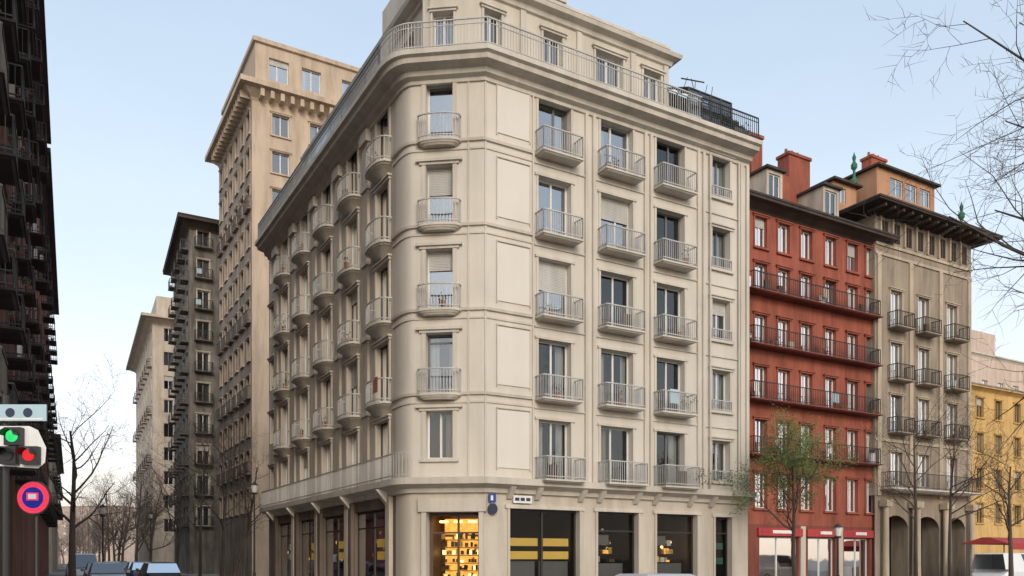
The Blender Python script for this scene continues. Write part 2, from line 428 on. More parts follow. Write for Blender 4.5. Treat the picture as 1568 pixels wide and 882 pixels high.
for i in range(8):
    t=1.2+i*2.1; gg.box(FL,t,t+.9,.1,.35,ZR,ZR+R.uniform(.5,1.5),R.choice(['leaf_dark','frame_grey','frame_dark','stone_trim']))
railing(B['railings'],offs([C1]+arc+[Q0,Lend],.42),4.6,.92,'rail_light',sp=.12)
for t in (1.0,2.2,4.2,5.1,6.9,7.9,9.8,11.0,12.8):
    B['mouldings'].prism([FR.p(t-.1,0),FR.p(t+.1,0),FR.p(t+.1,.45),FR.p(t-.1,.45)],[FR.p(t-.1,0),FR.p(t+.1,0),FR.p(t+.1,.1),FR.p(t-.1,.1)],4.28,3.85,'stone_trim')
for t in (.7,5.0,9.2,13.6,17.8):
    B['mouldings'].prism([FL.p(t-.15,0),FL.p(t+.15,0),FL.p(t+.15,.6),FL.p(t-.15,.6)],[FL.p(t-.15,0),FL.p(t+.15,0),FL.p(t+.15,.1),FL.p(t-.15,.1)],4.28,3.7,'stone_trim')
af=offs(front,-1.15); ar=af[1]+dR*9.3; af[0]=ar; af[-1]=af[-2]+dL*15
al=[ar+dL*8]+af+[af[-1]+dR*8]
AZ=23.2
AR=Fr(af[1],dR,nR)
zz=ZR+.08
ao=[(.2,.95,zz,22.5),(2.85,3.75,zz,22.5),(5.4,6.8,zz,22.55),(7.9,8.85,zz,22.5)]
wall(W,AR,0,9.3,ZR,AZ,ao,'attic_cream')
for o in ao: window(B,AR,*o,gl='glass_mid',cur='sides'); surround(B['mouldings'],AR,*o,'stone_trim',sill=False,head=.14,w=.1)
for t in (1.9,4.55,7.3,9.1): B['mouldings'].box(AR,t-.12,t+.12,-.01,.1,ZR+.02,AZ-.26,'stone_trim')
AC=seg(af[1],af[2]); o=(AC.L*.45,AC.L*.82,zz,22.4)
wall(W,AC,0,AC.L,ZR,AZ,[o],'attic_cream'); window(B,AC,*o,gl='glass_mid',cur='none'); surround(B['mouldings'],AC,*o,'stone_trim',sill=False,head=.14,w=.08)
for i in range(2,len(af)-2):
    f=seg(af[i],af[i+1]); wall(W,f,0,f.L,ZR,AZ,[],'attic_cream')
AL=seg(af[-2],af[-1]); ao=[(c-.8,c+.8,zz,22.5) for c in (1.8,4.9,8.3,11.6)]
wall(W,AL,0,AL.L,ZR,AZ,ao,'attic_cream')
for o in ao: window(B,AL,*o,gl='glass_sky')
for p,q in((al[0],ar),(af[-1],al[-1]),(al[-1],al[0])):
    f=seg(p,q); wall(W,f,0,f.L,ZR,AZ,[],'attic_cream')
sweep(B['cornice'],al,[(-.02,AZ-.25),(.1,AZ-.2),(.15,AZ-.02),(.4,AZ+.05),(.45,AZ+.2),(.32,AZ+.23),(-.02,AZ+.24)],'stone_trim',closed=True)
sweep(B['cornice'],al,[(-.1,AZ+.23),(-.1,AZ+.52),(.06,AZ+.54),(.06,AZ+.66),(-.4,AZ+.68)],'stone_trim',closed=True)
W.face([(p.x,p.y,AZ+.6) for p in offs(al,-.3,True)],'roof_grey')
f=Fr(AR.p(3.9,-2.4),dR,nR); B['chimneys'].box(f,0,1.0,0,.8,AZ+.6,AZ+2.0,'stone_trim'); B['chimneys'].box(f,-.1,1.1,-.1,.9,AZ+2.0,AZ+2.15,'stone_trim')
f=Fr(AR.p(-1,-3.4),dR,nR); B['chimneys'].box(f,0,4.6,-4,.8,AZ+.6,AZ+3.0,'attic_cream')
# dark glass and metal rooftop structure at the right end
g=Fr(FR.p(9.55,.3),dR,nR); cn=B['rooftop_conservatory']; g0=ZR
TS=(0,.6,1.2,1.8,2.4)
for t in TS:
    cn.tube(g.w(t,0,g0),g.w(t,0,21.35),.05,.05,'frame_dark',6); cn.tube(g.w(t,0,21.35),g.w(t,-1.4,22.0),.045,.045,'frame_dark',6); cn.tube(g.w(t,-1.4,22.0),g.w(t,-1.4,g0),.04,.04,'frame_dark',6)
    if t<2.4:
        cn.face([g.w(t+.04,0,g0+.1),g.w(t+.56,0,g0+.1),g.w(t+.56,0,21.3),g.w(t+.04,0,21.3)],'glass_far')
        cn.face([g.w(t+.04,-.02,21.36),g.w(t+.56,-.02,21.36),g.w(t+.56,-1.4,21.98),g.w(t+.04,-1.4,21.98)],'glass_far')
for n,z in((0,21.35),(-1.4,22.0),(-.7,21.68),(0,20.6)): cn.tube(g.w(0,n,z),g.w(2.4,n,z),.045,.045,'frame_dark',6)
cn.box(g,.05,2.35,-1.44,-1.41,g0,21.9,'frame_dark')
for t in (2.4,): cn.face([g.w(t,0,g0),g.w(t,-1.4,g0),g.w(t,-1.4,22.0),g.w(t,0,21.35)],'glass_far')
for i in range(5):
    a=R.uniform(0,2.2); cn.tube(g.w(a,-.7,21.6),g.w(a+R.uniform(-.4,.4),-.7,22.3),.02,.02,'frame_dark',4)
cn.tube(g.w(.2,-.7,22.15),g.w(1.5,-.7,22.35),.03,.03,'frame_dark',5)
for t0_,z_ in((2.6,20.75),(3.0,20.6)):
    cn.box(g,t0_,t0_+.35,-.5,-.1,g0,z_,'frame_dark')
an=B['aerials']; q=AR.w(8.2,-3,AZ+.5)
an.tube(q,(q[0],q[1],q[2]+1.9),.02,.015,'metal_grey',5)
for k in range(5): an.tube((q[0]-.35,q[1],q[2]+1.3+k*.13),(q[0]+.35,q[1],q[2]+1.3+k*.13),.01,.01,'metal_grey',3)
# shops, right
go=[(1.05,4.18,.35,3.5),(5.05,7.08,.35,3.5),(8.04,10.26,.35,3.5),(11.3,12.27,.35,3.45)]
wall(W,FR,0,13.27,0,4.3,go,'stone_base',rev=.3)
for k,(a,e,c,d) in enumerate(go):
    window(B,FR,a,e,c,d,fm='frame_dark',gl='glass_shop',cur='none',dp=2.4,mull=(k==0),fw=.08,tr=2.75 if k!=0 else 0,rev=.3,rm='room_mid' if k==2 else 'room_dark')
    n=-.3; I=B['shop_interior']
    if k==0:
        for z in (1.62,2.12):
            I.box(FR,a+.12,(a+e)/2-.1,n-.12,n-.09,z,z+.3,'yellow_panel'); I.box(FR,(a+e)/2+.1,e-.25,n-.12,n-.09,z,z+.3,'yellow_panel')
        for x in (a+.1,(a+e)/2+.06): I.box(FR,x,x+1.35,n-.3,n-.28,.4,1.55,'frame_grey')
    elif k in(1,2):
        I.box(FR,a+.2,e-.2,n-.5,n-.46,.4,1.45,'frame_grey')
        for j in range(20):
            x=R.uniform(a+.15,e-.5); z=R.choice([1.5,1.85,2.2])
            I.box(FR,x,x+R.uniform(.08,.3),n-1.0,n-.8,z,z+R.uniform(.08,.28),R.choice(['yellow_panel','curtain','wood_brown','shop_glow','shop_glow','curtain_beige'] if k==2 else ['wood_brown','frame_grey','yellow_panel','curtain_beige','shop_glow']))
        for j in range(6):
            x=R.uniform(a+.3,e-.3); I.disc(FR.w(x,n-.9,R.uniform(1.9,2.9)),(nR.x,nR.y,0),.07,'lamp_warm' if k==2 or j<2 else 'curtain',10)
        I.box(FR,a+.2,e-.2,n-1.5,n-1.4,1.8,1.85,'wood_brown')
        I.box(FR,a+.3,a+.9,n-.2,n-.18,2.2,2.6,'frame_grey')
    B['mouldings'].box(FR,a-.1,a,-.01,.05,.3,d,'stone_base'); B['mouldings'].box(FR,e,e+.1,-.01,.05,.3,d,'stone_base')
    B['mouldings'].box(FR,a-.2,e+.2,-.01,.08,d,d+.14,'stone_trim')
for t in (.0,4.35,7.2,10.45,12.5):
    B['mouldings'].box(FR,t+.03,t+.62,-.01,.07,.0,.55,'stone_base')
for z in(1.4,2.05): B['shop_interior'].box(FR,11.45,12.1,-.36,-.34,z,z+.28,'copper_green')
od=[(.2,2.15,.02,3.35)]
wall(W,FC,0,FC.L,0,4.3,od,'stone_base',rev=.55,mr='stone_trim')
a,e,c,d=od[0]
window(B,FC,a,e,c,d,fm='wood_brown',gl='glass_shop',cur='none',dp=2.0,rev=.55,fw=.12,tr=2.6,rm='wood_brown')
I=B['shop_interior']
I.box(FC,a+.2,e-.2,-2.4,-2.3,2.6,3.2,'shop_glow')
I.box(FC,a+.2,e-.2,-2.45,-2.42,.5,2.5,'shop_glow')
for j in range(110):
    x=R.uniform(a+.12,e-.25); z=R.choice([.9,1.2,1.5,1.8,2.1,2.4]); I.box(FC,x,x+R.uniform(.03,.1),-2.1,-1.8,z,z+R.uniform(.08,.24),R.choice(['lamp_warm','shop_glow','yellow_panel','wood_brown','wood_brown','wood_brown','room_dark']))
for z in(.85,1.15,1.45,1.75,2.05,2.35): I.box(FC,a+.1,e-.1,-2.2,-1.75,z,z+.03,'wood_brown')
for j in range(3): I.box(FC,a+.3+j*.55,a+.6+j*.55,-1.3,-1.1,3.0,3.08,'lamp_warm')
B['mouldings'].box(FC,a-.18,a,-.01,.09,0,d,'stone_trim');B['mouldings'].box(FC,e,e+.18,-.01,.09,0,d,'stone_trim');B['mouldings'].box(FC,a-.28,e+.3,-.01,.14,d,d+.5,'stone_trim')
# shops, left
go=[(.75,4.6,.3,3.6),(5.6,9.0,.3,3.6),(10.0,13.0,.3,3.6),(14.1,17.2,.3,3.6)]
wall(W,FL,0,19.35,0,4.3,go,'stone_dark',rev=.2)
for k,(a,e,c,d) in enumerate(go):
    window(B,FL,a,e,c,d,fm='frame_dark',gl='glass_shop',cur='none',dp=1.6,rev=.2,fw=.1,tr=2.9)
    I=B['shop_interior']
    for z in (1.6,2.1): I.box(FL,a+.2,a+1.6,-.19,-.175+.02,z,z+.33,'yellow_panel' if k<3 else 'curtain')
    I.box(FL,a+1.9,e-.3,-.9,-.85,.4,2.4,'wood_brown')
    for j in range(4): I.disc(FL.w(a+1.6+j*.4,-.45,R.uniform(1.6,2.7)),(nL.x,nL.y,0),.08,'lamp_warm' if k else 'shop_glow',10)
    B['mouldings'].box(FL,a-.45,a-.05,-.01,.16,0,4.0,'stone_side'); B['mouldings'].box(FL,e+.05,e+.45,-.01,.16,0,4.0,'stone_dark')
B.done()
T=Bld('terrace_planter')
for i in range(5):
    t=11.6+i*.3; q=FR.p(t,.25)
    leafcloud(T['foliage'],(q.x,q.y,20.5+R.uniform(-.1,.3)-i*.03),R.uniform(.2,.35),50,'leaf_dark',R,.08)
T['planter_box'].box(FR,12.05,13.0,.05,.4,ZR+.03,20.35,'frame_grey')
T.done()
G=Bld('balcony_plants')
for t,f in((10.2,4.6),(10.9,4.6),(12.0,4.6),(9.3,7.65),(12.8,4.6),(9.9,4.6),(11.5,4.6)):
    q=FR.p(t,.5); leafcloud(G['foliage'],(q.x,q.y,f+.5),.4,45,'leaf_dark',R,.06)
G.done()

# ------------------------------------------------------------------ generic buildings
def gbuild(name,pts,H,rows,edges,wm,fm='frame_white',gl='glass',corn=None,cm='stone_trim',roof='roof_dark',z0=0,rs=3,hip=None,rev=.25,rm='room_dark'):
    b=Bld(name); rr=random.Random(rs); n=len(pts)
    for i in range(n):
        f=seg(pts[i],pts[(i+1)%n]); e=edges.get(i); ops=[]
        m=wm
        if e:
            m=e.get('m',wm); k=e['n']; w=e['w']; mg=e.get('mg',0)
            cs=e.get('cs') or [mg+(f.L-2*mg)*(j+.5)/k for j in range(k)]
            for (a,c) in rows:
                for x in cs: ops.append((x-w/2,x+w/2,a,c))
        wall(b['walls'],f,0,f.L,z0,H,ops,m,rev=rev)
        if e:
            for o in ops:
                window(b,f,*o,fm=fm if rr.random()<.8 else 'frame_grey',gl=gl,mull=e.get('mull',True),rr=rr,rev=rev,dp=.7,rm=rm)
                if e.get('trim'): surround(b['mouldings'],f,*o,e['trim'],w=.1,pr=.05,head=.14,sill=True)
            for ri in e.get('each',[]):
                for x in cs: balcony(b,f,x-w/2-.3,x+w/2+.3,rows[ri][0]-.02,e.get('bd',.6),sm=e.get('bs','roof_dark'),rm=e.get('rm','rail_dark'),sp=.15,h=.95,th=.7,cl=e.get('cl',.4))
            for ri in e.get('cont',[]):
                balcony(b,f,e.get('c0',.4),f.L-e.get('c1',.3),rows[ri][0]-.02,e.get('bd',.7),sm=e.get('bs','roof_dark'),rm=e.get('rm','rail_dark'),sp=.15,h=.95,th=.7,cl=e.get('cl',.7))
            for z in e.get('bands',[]):
                b['mouldings'].box(f,.02,f.L-.02,-.01,.08,z,z+.18,e.get('trim') or cm)
    o,th=corn or (.3,.4)
    sweep(b['cornice'],pts,[(-.02,H-th*1.3),(.1*o,H-th),(.6*o,H-th*.5),(o,H-th*.4),(o,H),(-.3,H+.05)],cm,closed=True)
    if hip:
        d,hh=hip
        sweep(b['roof'],pts,[(o+.05,H-.02),(o+.05,H+.1),(-d,H+hh)],roof,closed=True)
        b['roof'].face([(p.x,p.y,H+hh) for p in offs(pts,-d,True)],roof)
    else: b['roof'].face([(p.x,p.y,H+.04) for p in offs(pts,-.2,True)],roof)
    return b
def rect(p,q,depth):
    d=(q-p).normalized(); back=V2(d.y,-d.x)*depth
    return [p,q,q+back,p+back]
def rows(z0,st,n,h,s=.8): return [(z0+st*i+s,z0+st*i+s+h) for i in range(n)]
# tan tower
c=V2(-20.8,66); rr_=c+dR*13; le=c+dL*13.4
pts=[rr_,c,le,le+dR*13]
b=gbuild('tan_apartment_tower',pts,39.6,rows(4.6,3.05,11,1.75,.9),{0:dict(n=3,w=1.4,cs=[4.2,7.6,10.7],m='tan_plaster',trim='tan_plaster'),1:dict(n=6,w=1.0,m='tan_side_shaded',each=[1,3,5,8],bd=.3,bs='tan_side_shaded',trim='tan_plaster')},'tan_plaster',corn=(1.1,1.0),cm='tan_plaster',gl='glass_mid',rs=11)
for f,L in((seg(rr_,c),13),(seg(c,le),13.4)):
    k=int(L/.8)
    for i in range(k): b['cornice'].box(f,i*.8+.2,i*.8+.5,0,.85,38.5,39.1,'tan_plaster')
ins=offs(pts,-.35,True)
for i in range(4):
    f=seg(ins[i],ins[(i+1)%4]); ops=[(x-.8,x+.8,40.6,42.4) for x in ((f.L-1.9,f.L-4.6,f.L-8) if i==0 else (3,7,10))]
    if i in(0,1):
        wall(b['walls'],f,0,f.L,39.6,43.5,ops if i==0 else [],'tan_plaster')
        if i==0:
            for o in ops: window(b,f,*o,gl='glass_sky',fm='frame_white')
    else: wall(b['walls'],f,0,f.L,39.6,43.5,[],'tan_plaster')
sweep(b['cornice'],ins,[(0,43.3),(.2,43.35),(.2,43.7),(-.3,43.72)],'tan_plaster',closed=True)
b['roof'].face([(p.x,p.y,43.6) for p in ins],'roof_grey')
b.done()
c=V2(-33.2,85); rr_=c+dR*8; le=V2(-40.9,100)
pts=[rr_,c,le,le+V2(8,5)]
b=gbuild('ornate_grey_apartment_building',pts,36.6,rows(4.6,3.2,10,2.0,.5),{0:dict(n=3,w=1.2,each=list(range(10)),rm='rail_dark',bs='grey_ornate',bd=.7,trim='far_plaster_hazed'),1:dict(n=5,w=1.1,each=list(range(10)),bs='grey_ornate',bd=.8,trim='grey_ornate')},'grey_ornate',corn=(1.2,.8),cm='wood_eave',gl='glass_far',rs=5,hip=(3,1.3))
b.done()
c=V2(-47.9,110); rr_=c+dR*12; le=V2(-63.3,139)
pts=[rr_,c,le,le+V2(12,7)]
b=gbuild('distant_apartment_building',pts,34.0,rows(4.6,3.2,9,1.8,.7),{0:dict(n=3,w=1.2),1:dict(n=8,w=1.2,each=[1,3,5,7],bs='far_plaster_hazed',bd=.6)},'far_plaster_hazed',corn=(1.5,.9),cm='far_plaster_hazed',gl='glass_far',rs=6)
ins=offs(pts,-.5,True)
for i in range(4):
    f=seg(ins[i],ins[(i+1)%4]); wall(b['walls'],f,0,f.L,34,37,[],'far_plaster_hazed')
b['roof'].face([(p.x,p.y,37) for p in ins],'roof_grey')
b.done()
gbuild('distant_apartment_building',rect(V2(-70,160),V2(-92,205),14),20,rows(4,3.1,4,1.6),{0:dict(n=9,w=1.2)},'far_plaster_hazed',gl='glass_far',rs=8).done()
gbuild('distant_tower_block',rect(V2(-150,310),V2(-185,320),14),22,rows(4,3.1,5,1.6),{0:dict(n=9,w=1.4)},'salmon_plaster',gl='glass_far',rs=9).done()
def lp(d,c=2.3): return V2(-c-.5332*d,d)
def lside(name,d0,d1,H,wm,rs,e):
    p,q=lp(d1),lp(d0); d=(q-p).normalized(); back=V2(d.y,-d.x)*12
    pts=[p,q,q+back,p+back]
    return gbuild(name,pts,H,rows(4.6,3.2,int((H-5)/3.2),2.2,.3),{0:e},wm,fm='frame_dark',corn=(.9,.6),cm='wood_eave',gl='glass',rs=rs)
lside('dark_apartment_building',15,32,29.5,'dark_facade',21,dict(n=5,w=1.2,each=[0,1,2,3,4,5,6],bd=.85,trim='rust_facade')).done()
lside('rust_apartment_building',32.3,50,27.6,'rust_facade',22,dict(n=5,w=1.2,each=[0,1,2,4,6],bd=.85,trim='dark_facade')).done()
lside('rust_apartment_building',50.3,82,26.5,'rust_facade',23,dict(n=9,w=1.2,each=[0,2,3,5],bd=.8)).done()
lside('distant_apartment_building',95,135,16,'far_plaster_hazed',24,dict(n=10,w=1.2,each=[1,2],bd=.8)).done()
# red building
r0=V2(13.07,46)-dR*3; r1=V2(13.07,46)+dR*11.6
back=dL*12
pts=[r1,r0,r0+back,r1+back]
L=14.6
cs=[L-(3+x) for x in (1.1,2.95,4.85,6.95,8.95,10.7)]
b=gbuild('red_apartment_building',pts,21.7,[(4.5,6.5),(7.5,9.5),(10.55,12.5),(13.6,15.4),(16.6,18.3),(19.2,20.9)],{0:dict(n=6,w=.95,cs=cs,trim='red_plaster',cont=[1,2,3,4],c0=.7,c1=2.6,bd=.75,bs='red_dark',cl=.9)},'red_plaster',corn=(.8,.45),cm='wood_eave',hip=(5.5,1.4),rs=31,z0=3.6)
f=Fr(r0,dR,nR)
gf=seg(r1,r0); so_=[(1,3.4,.1,2.9),(4.2,6.6,.1,2.9),(7.4,10.6,.1,2.9)]
wall(b['walls'],gf,0,L,0,3.6,so_,'red_dark')
for o in so_:
    window(b,gf,*o,fm='frame_white',gl='glass_shop',cur='none',dp=1.5,rm='room_mid')
    b['shop_signs'].box(gf,o[0]-.2,o[1]+.2,.0,.16,2.95,3.4,'awning_red'); b['shop_signs'].box(gf,o[0]+.5,o[1]-.9,.16,.175,3.1,3.28,'white_paint')
    b['shop_signs'].box(gf,o[0]+.2,o[1]-.9,-.6,-.5,.6,1.4,'curtain_beige'); b['shop_signs'].box(gf,o[1]-.7,o[1]-.3,-.5,-.45,.8,2.1,'awning_red')
for x in (3.6,6.9): b['mouldings'].box(gf,x,x+.4,-.01,.1,0,3.55,'stone_base')
b['downpipes'].tube(f.w(13.9,.1,0.2),f.w(13.9,.1,21.2),.06,.06,'red_dark',8)
def chim(b,f,t,n,w,d,z0,z1,m):
    b['chimneys'].box(f,t,t+w,n-d,n,z0,z1,m); b['chimneys'].box(f,t-.08,t+w+.08,n-d-.08,n+.08,z1,z1+.18,m)
    for i in range(max(1,int(w/.5))): b['chimneys'].tube(f.w(t+.25+i*.5,n-d/2,z1+.18),f.w(t+.25+i*.5,n-d/2,z1+.55),.11,.09,'terracotta',8)
chim(b,f,4.95,-1.5,.9,.9,21.9,26.4,'red_plaster')
chim(b,f,8.9,-2.2,1.9,.9,21.9,26.6,'red_plaster')
b['chimneys'].box(f,8.3,8.9,-3.1,-2.2,21.9,25.2,'red_plaster')
b['roof'].box(f,3.2,7.9,-5,-2.1,22,24.6,'red_plaster'); b['roof'].box(f,3.1,8.0,-5.1,-2.0,24.6,24.72,'roof_dark')
def dormer(b,f,t,w,z0,z1,m,n=-.3,dp=3):
    o=(t+.18,t+w-.18,z0+.3,z1-.2)
    ff=Fr(f.p(0,n),f.a,f.n)
    wall(b['dormers'],ff,t,t+w,z0,z1,[o],m,rev=.15); window(b,ff,*o,rev=.15,gl='glass_mid',dp=.6,cur='none')
    for x in(t,t+w): b['dormers'].face([ff.w(x,0,z0),ff.w(x,-dp,z0),ff.w(x,-dp,z1),ff.w(x,0,z1)],m)
    b['dormers'].box(ff,t-.15,t+w+.15,-dp,.2,z1,z1+.14,'roof_dark')
dormer(b,f,4.9,1.3,21.8,24.0,'stone_side'); dormer(b,f,9.7,1.4,21.8,24.1,'stone_side')
b.done()
# beige building
b0=V2(22.5,51.2); b1=b0+dR*10.2
pts=[b1,b0,b0+dL*12,b1+dL*12]
cs=[10.2-x for x in (2.1,4.9,8.0)]
b=gbuild('beige_apartment_building',pts,23.4,[(6.3,8.4),(9.6,12.0),(12.9,15.3),(16.2,18.6)],{0:dict(n=3,w=1.15,cs=cs,trim='beige_light',each=[1,2,3],bd=.75,bs='beige_brown',bands=[20.6,21.2,9.0])},'beige_brown',corn=(1.35,.3),cm='wood_eave',hip=(5.0,2.1),rs=41,z0=5.6,roof='roof_dark')
f=Fr(b0,dR,nR)
for i in range(8):
    t=.5+i*1.2; b['loggia'].box(f,t,t+.75,-.0,.03,21.6,22.8,'room_dark'); b['loggia'].box(f,t-.14,t,-.01,.16,21.45,23.0,'beige_light')
    b['loggia'].box(f,t+.32,t+.4,.03,.06,21.6,22.8,'wood_brown')
for i in range(14): b['eave_rafters'].box(f,-.7+i*.87,-.55+i*.87,0,1.25,22.98,23.14,'wood_eave')
for t in(.15,3.35,6.5,9.7): b['mouldings'].box(f,t,t+.35,-.01,.12,5.6,20.6,'beige_light')
balcony(b,f,.3,9.9,6.05,1.0,sm='stone_trim',rm='rail_dark',sp=.14)
gf=seg(b1,b0); aps=[(.7,2.9,.1,4.4),(3.6,6.2,.1,4.4),(6.9,9.4,.1,4.4)]
wall(b['walls'],gf,0,10.2,0,5.6,aps,'beige_brown',rev=1.2)
for o in aps:
    room(b['rooms'],gf,*o[:2],o[2],o[3],-1.2,1.5,'room_dark')
    cx=(o[0]+o[1])/2; r=(o[1]-o[0])/2
    for s in(-1,1):
        k=6
        b['arches'].face([gf.w(cx+s*r,.02,4.4)]+[gf.w(cx+s*r*math.cos(math.pi/2*j/k),.02,3.5+.9*math.sin(math.pi/2*j/k)) for j in range(k+1)],'beige_brown')
    for s in (o[0]-.2,o[1]+.2):
        b['columns'].tube(gf.w(s,.35,0),gf.w(s,.35,4.9),.2,.17,'beige_light',14); b['columns'].box(gf,s-.27,s+.27,.08,.62,4.9,5.3,'beige_light')
f2=Fr(b0+dL*3.5,dR,nR)
def pav(t0,t1,z0,z1,wins,n,m,rf,pk=.9):
    g=Fr(f2.p(0,n),dR,nR)
    wall(b['pavilion'],g,t0,t1,z0,z1,wins,m,rev=.15)
    for o in wins: window(b,g,*o,gl='glass_sky',cur='none',rev=.15,dp=.5)
    for x in(t0,t1): b['pavilion'].face([g.w(x,0,z0),g.w(x,-5,z0),g.w(x,-5,z1),g.w(x,0,z1)],m)
    b['pavilion'].box(g,t0-.25,t1+.25,-5.1,.35,z1,z1+.14,'wood_eave')
    mid=(t0+t1)/2; h=(t1-t0)/2
    b['pavilion'].prism([g.p(mid-h*.4,-2),g.p(mid+h*.4,-2),g.p(mid+h*.4,-3),g.p(mid-h*.4,-3)],[g.p(t0-.2,.3),g.p(t1+.2,.3),g.p(t1+.2,-5),g.p(t0-.2,-5)],z1+pk,z1+.142,rf)
pav(1.0,3.4,23.9,26.9,[(1.5,2.3,25.6,26.6)],-.4,'orange_stucco','roof_dark',.6)
pav(4.2,10.6,23.9,28.2,[(5.6,7.0,26.6,27.8),(7.3,8.6,26.6,27.8),(8.9,10.1,26.6,27.8)],.6,'orange_stucco','red_plaster')
chim(b,f2,5.8,-1.0,1.6,.8,28.2,29.9,'red_plaster')
def finial(b,p,z,h):
    x,y=p; mb=b['finials']
    pr=[(0,.2),(.1,.24),(.2,.1),(.42,.08),(.5,.2),(.6,.21),(.7,.08),(.82,.13),(.92,.05),(1,.0)]
    for i in range(len(pr)-1): mb.tube((x,y,z+h*pr[i][0]),(x,y,z+h*pr[i+1][0]),pr[i][1],max(.005,pr[i+1][1]),'copper_green',10)
finial(b,f2.p(2.9,-.2),27.0,2.2); finial(b,f.p(8.6,.3),23.4,2.2)
b.done()
y0=V2(41,75); y1=y0+dR*22
gbuild('yellow_apartment_building',[y1,y0,y0+dL*12,y1+dL*12],17.6,rows(4.4,3.25,4,1.8,.6),{0:dict(n=6,w=1.1,trim='yellow_plaster',cs=[22-x for x in (2.6,5.6,8.8,12,15.2,18.4)])},'yellow_plaster',corn=(.5,.4),cm='yellow_plaster',rs=51,hip=(4,1.2),roof='roof_grey',fm='frame_dark').done()
s0=V2(48,92); s1=s0+dR*26
b=gbuild('salmon_apartment_building',[s1,s0,s0+dL*12,s1+dL*12],25.5,rows(4.6,3.1,6,1.6),{0:dict(n=8,w=1.2)},'salmon_plaster',rs=52)
chim(b,Fr(s0,dR,nR),3,-2,1.5,1,25.5,28,'salmon_plaster'); b['dormers'].box(Fr(s0,dR,nR),6,12,-6,-1,25.5,28.5,'salmon_plaster'); b.done()

# ------------------------------------------------------------------ trees
def tree(name,x,y,H,seed,r0=.12,first=.35,spread=1.0,levels=4,leaves=0,leafm='leaf_spring',bm='bark',kids=(7,5,4,4),z0=.1,up=.25,lens=(.5,.55,.55,.55),link=True,mb=None):
    rr=random.Random(seed); mb=mb or MB(); lf=MB(); tips=[]
    def br(p,d,L,r,lv):
        n=6 if lv<2 else 3
        pts=[p]; ds=[d]
        for i in range(n):
            d=(d+Vector((rr.gauss(0,1),rr.gauss(0,1),rr.gauss(0,1)*.7))*(.06 if lv==0 else .18)+Vector((0,0,up*(.25 if lv else .1)))).normalized()
            p=p+d*(L/n); pts.append(p); ds.append(d)
        for i in range(n):
            ra=r*(1-.75*i/n); rb=r*(1-.75*(i+1)/n)
            mb.tube(pts[i],pts[i+1],ra,rb,bm,7 if lv==0 else (5 if lv<2 else 3))
        if lv>=levels: tips.append(pts[-1]); tips.append(pts[-2]); return
        k=kids[min(lv,len(kids)-1)]
        for j in range(k):
            ff_=first if lv==0 else .25
            u=ff_+(1-ff_)*(j+rr.random())/k
            i=min(n-1,int(u*n)); q=pts[i].lerp(pts[i+1],u*n-i)
            ax=ds[i+1].orthogonal().normalized()
            ax.rotate(mathutils.Quaternion(ds[i+1],rr.uniform(0,6.283)))
            ang=rr.uniform(.55,1.1)*spread
            nd=(ds[i+1]*math.cos(ang)+ax*math.sin(ang)).normalized()
            br(q,nd,L*lens[min(lv,len(lens)-1)]*rr.uniform(.7,1.15)*(1.15-.4*u),max(.006,r*(1-.75*u)*.55),lv+1)
    br(Vector((x,y,z0)),Vector((rr.uniform(-.04,.04),rr.uniform(-.04,.04),1)).normalized(),H*.85,r0,0)
    for t in tips:
        for _ in range(leaves):
            p=t+Vector((rr.gauss(0,.14),rr.gauss(0,.14),rr.gauss(0,.14)))
            a=Vector((rr.gauss(0,1),rr.gauss(0,1),rr.gauss(0,1))).normalized(); c=a.orthogonal().normalized(); k=rr.uniform(.03,.06)
            lf.face([p-a*k,p+c*k*.6,p+a*k,p-c*k*.6],leafm)
    if link:
        e=bpy.data.objects.new(name,None); bpy.context.collection.objects.link(e)
        mb.obj('trunk_and_branches',e)
        if lf.f: lf.obj('leaves',e)
tree('bare_street_tree',-18.6,35,8.6,3,r0=.17,kids=(11,6,4,3))
tree('budding_street_tree',11.9,35,6.4,5,r0=.12,kids=(13,6,4,4),leaves=4,first=.45)
tree('bare_street_tree',23.3,38.5,7.0,8,r0=.13,kids=(12,6,4,4),first=.35)
tree('bare_street_tree',23.0,47,10.5,12,r0=.13,kids=(11,5,4,3),first=.4)
tree('bare_street_tree',26.0,49,10,13,r0=.13,kids=(11,5,4,3),first=.4)
tree('bare_plane_tree',15.3,20,15.6,17,r0=.28,kids=(15,7,5,4),first=.45,spread=1.15,up=.1)
tree('bare_street_tree',-16.6,49,8.5,22,r0=.12,kids=(9,5,4,3),first=.3)
tree('bare_street_tree',-22.5,64,13,23,r0=.15,kids=(12,6,4,3),first=.3)
tree('bare_street_tree',-27.2,72,14,25,r0=.15,kids=(12,6,4,3),first=.3)
tree('bare_street_tree',-32.5,80,14,26,r0=.15,kids=(12,6,4,3),first=.3)
mb=MB()
for i in range(16):
    d=86+i*9; tree('x',-.5807*d+13.7-2.2+R.uniform(-.8,.8),d,R.uniform(10,16),60+i,r0=.2,levels=3,kids=(15,9,7),bm='bark_far',link=False,mb=mb,first=.2)
for i in range(14):
    d=170+i*9; tree('x',-.5*d-R.uniform(0,14),d,R.uniform(8,12),90+i,r0=.2,levels=3,kids=(11,7,6),bm='bark_far',link=False,mb=mb,first=.2)
mb.obj('distant_bare_trees')

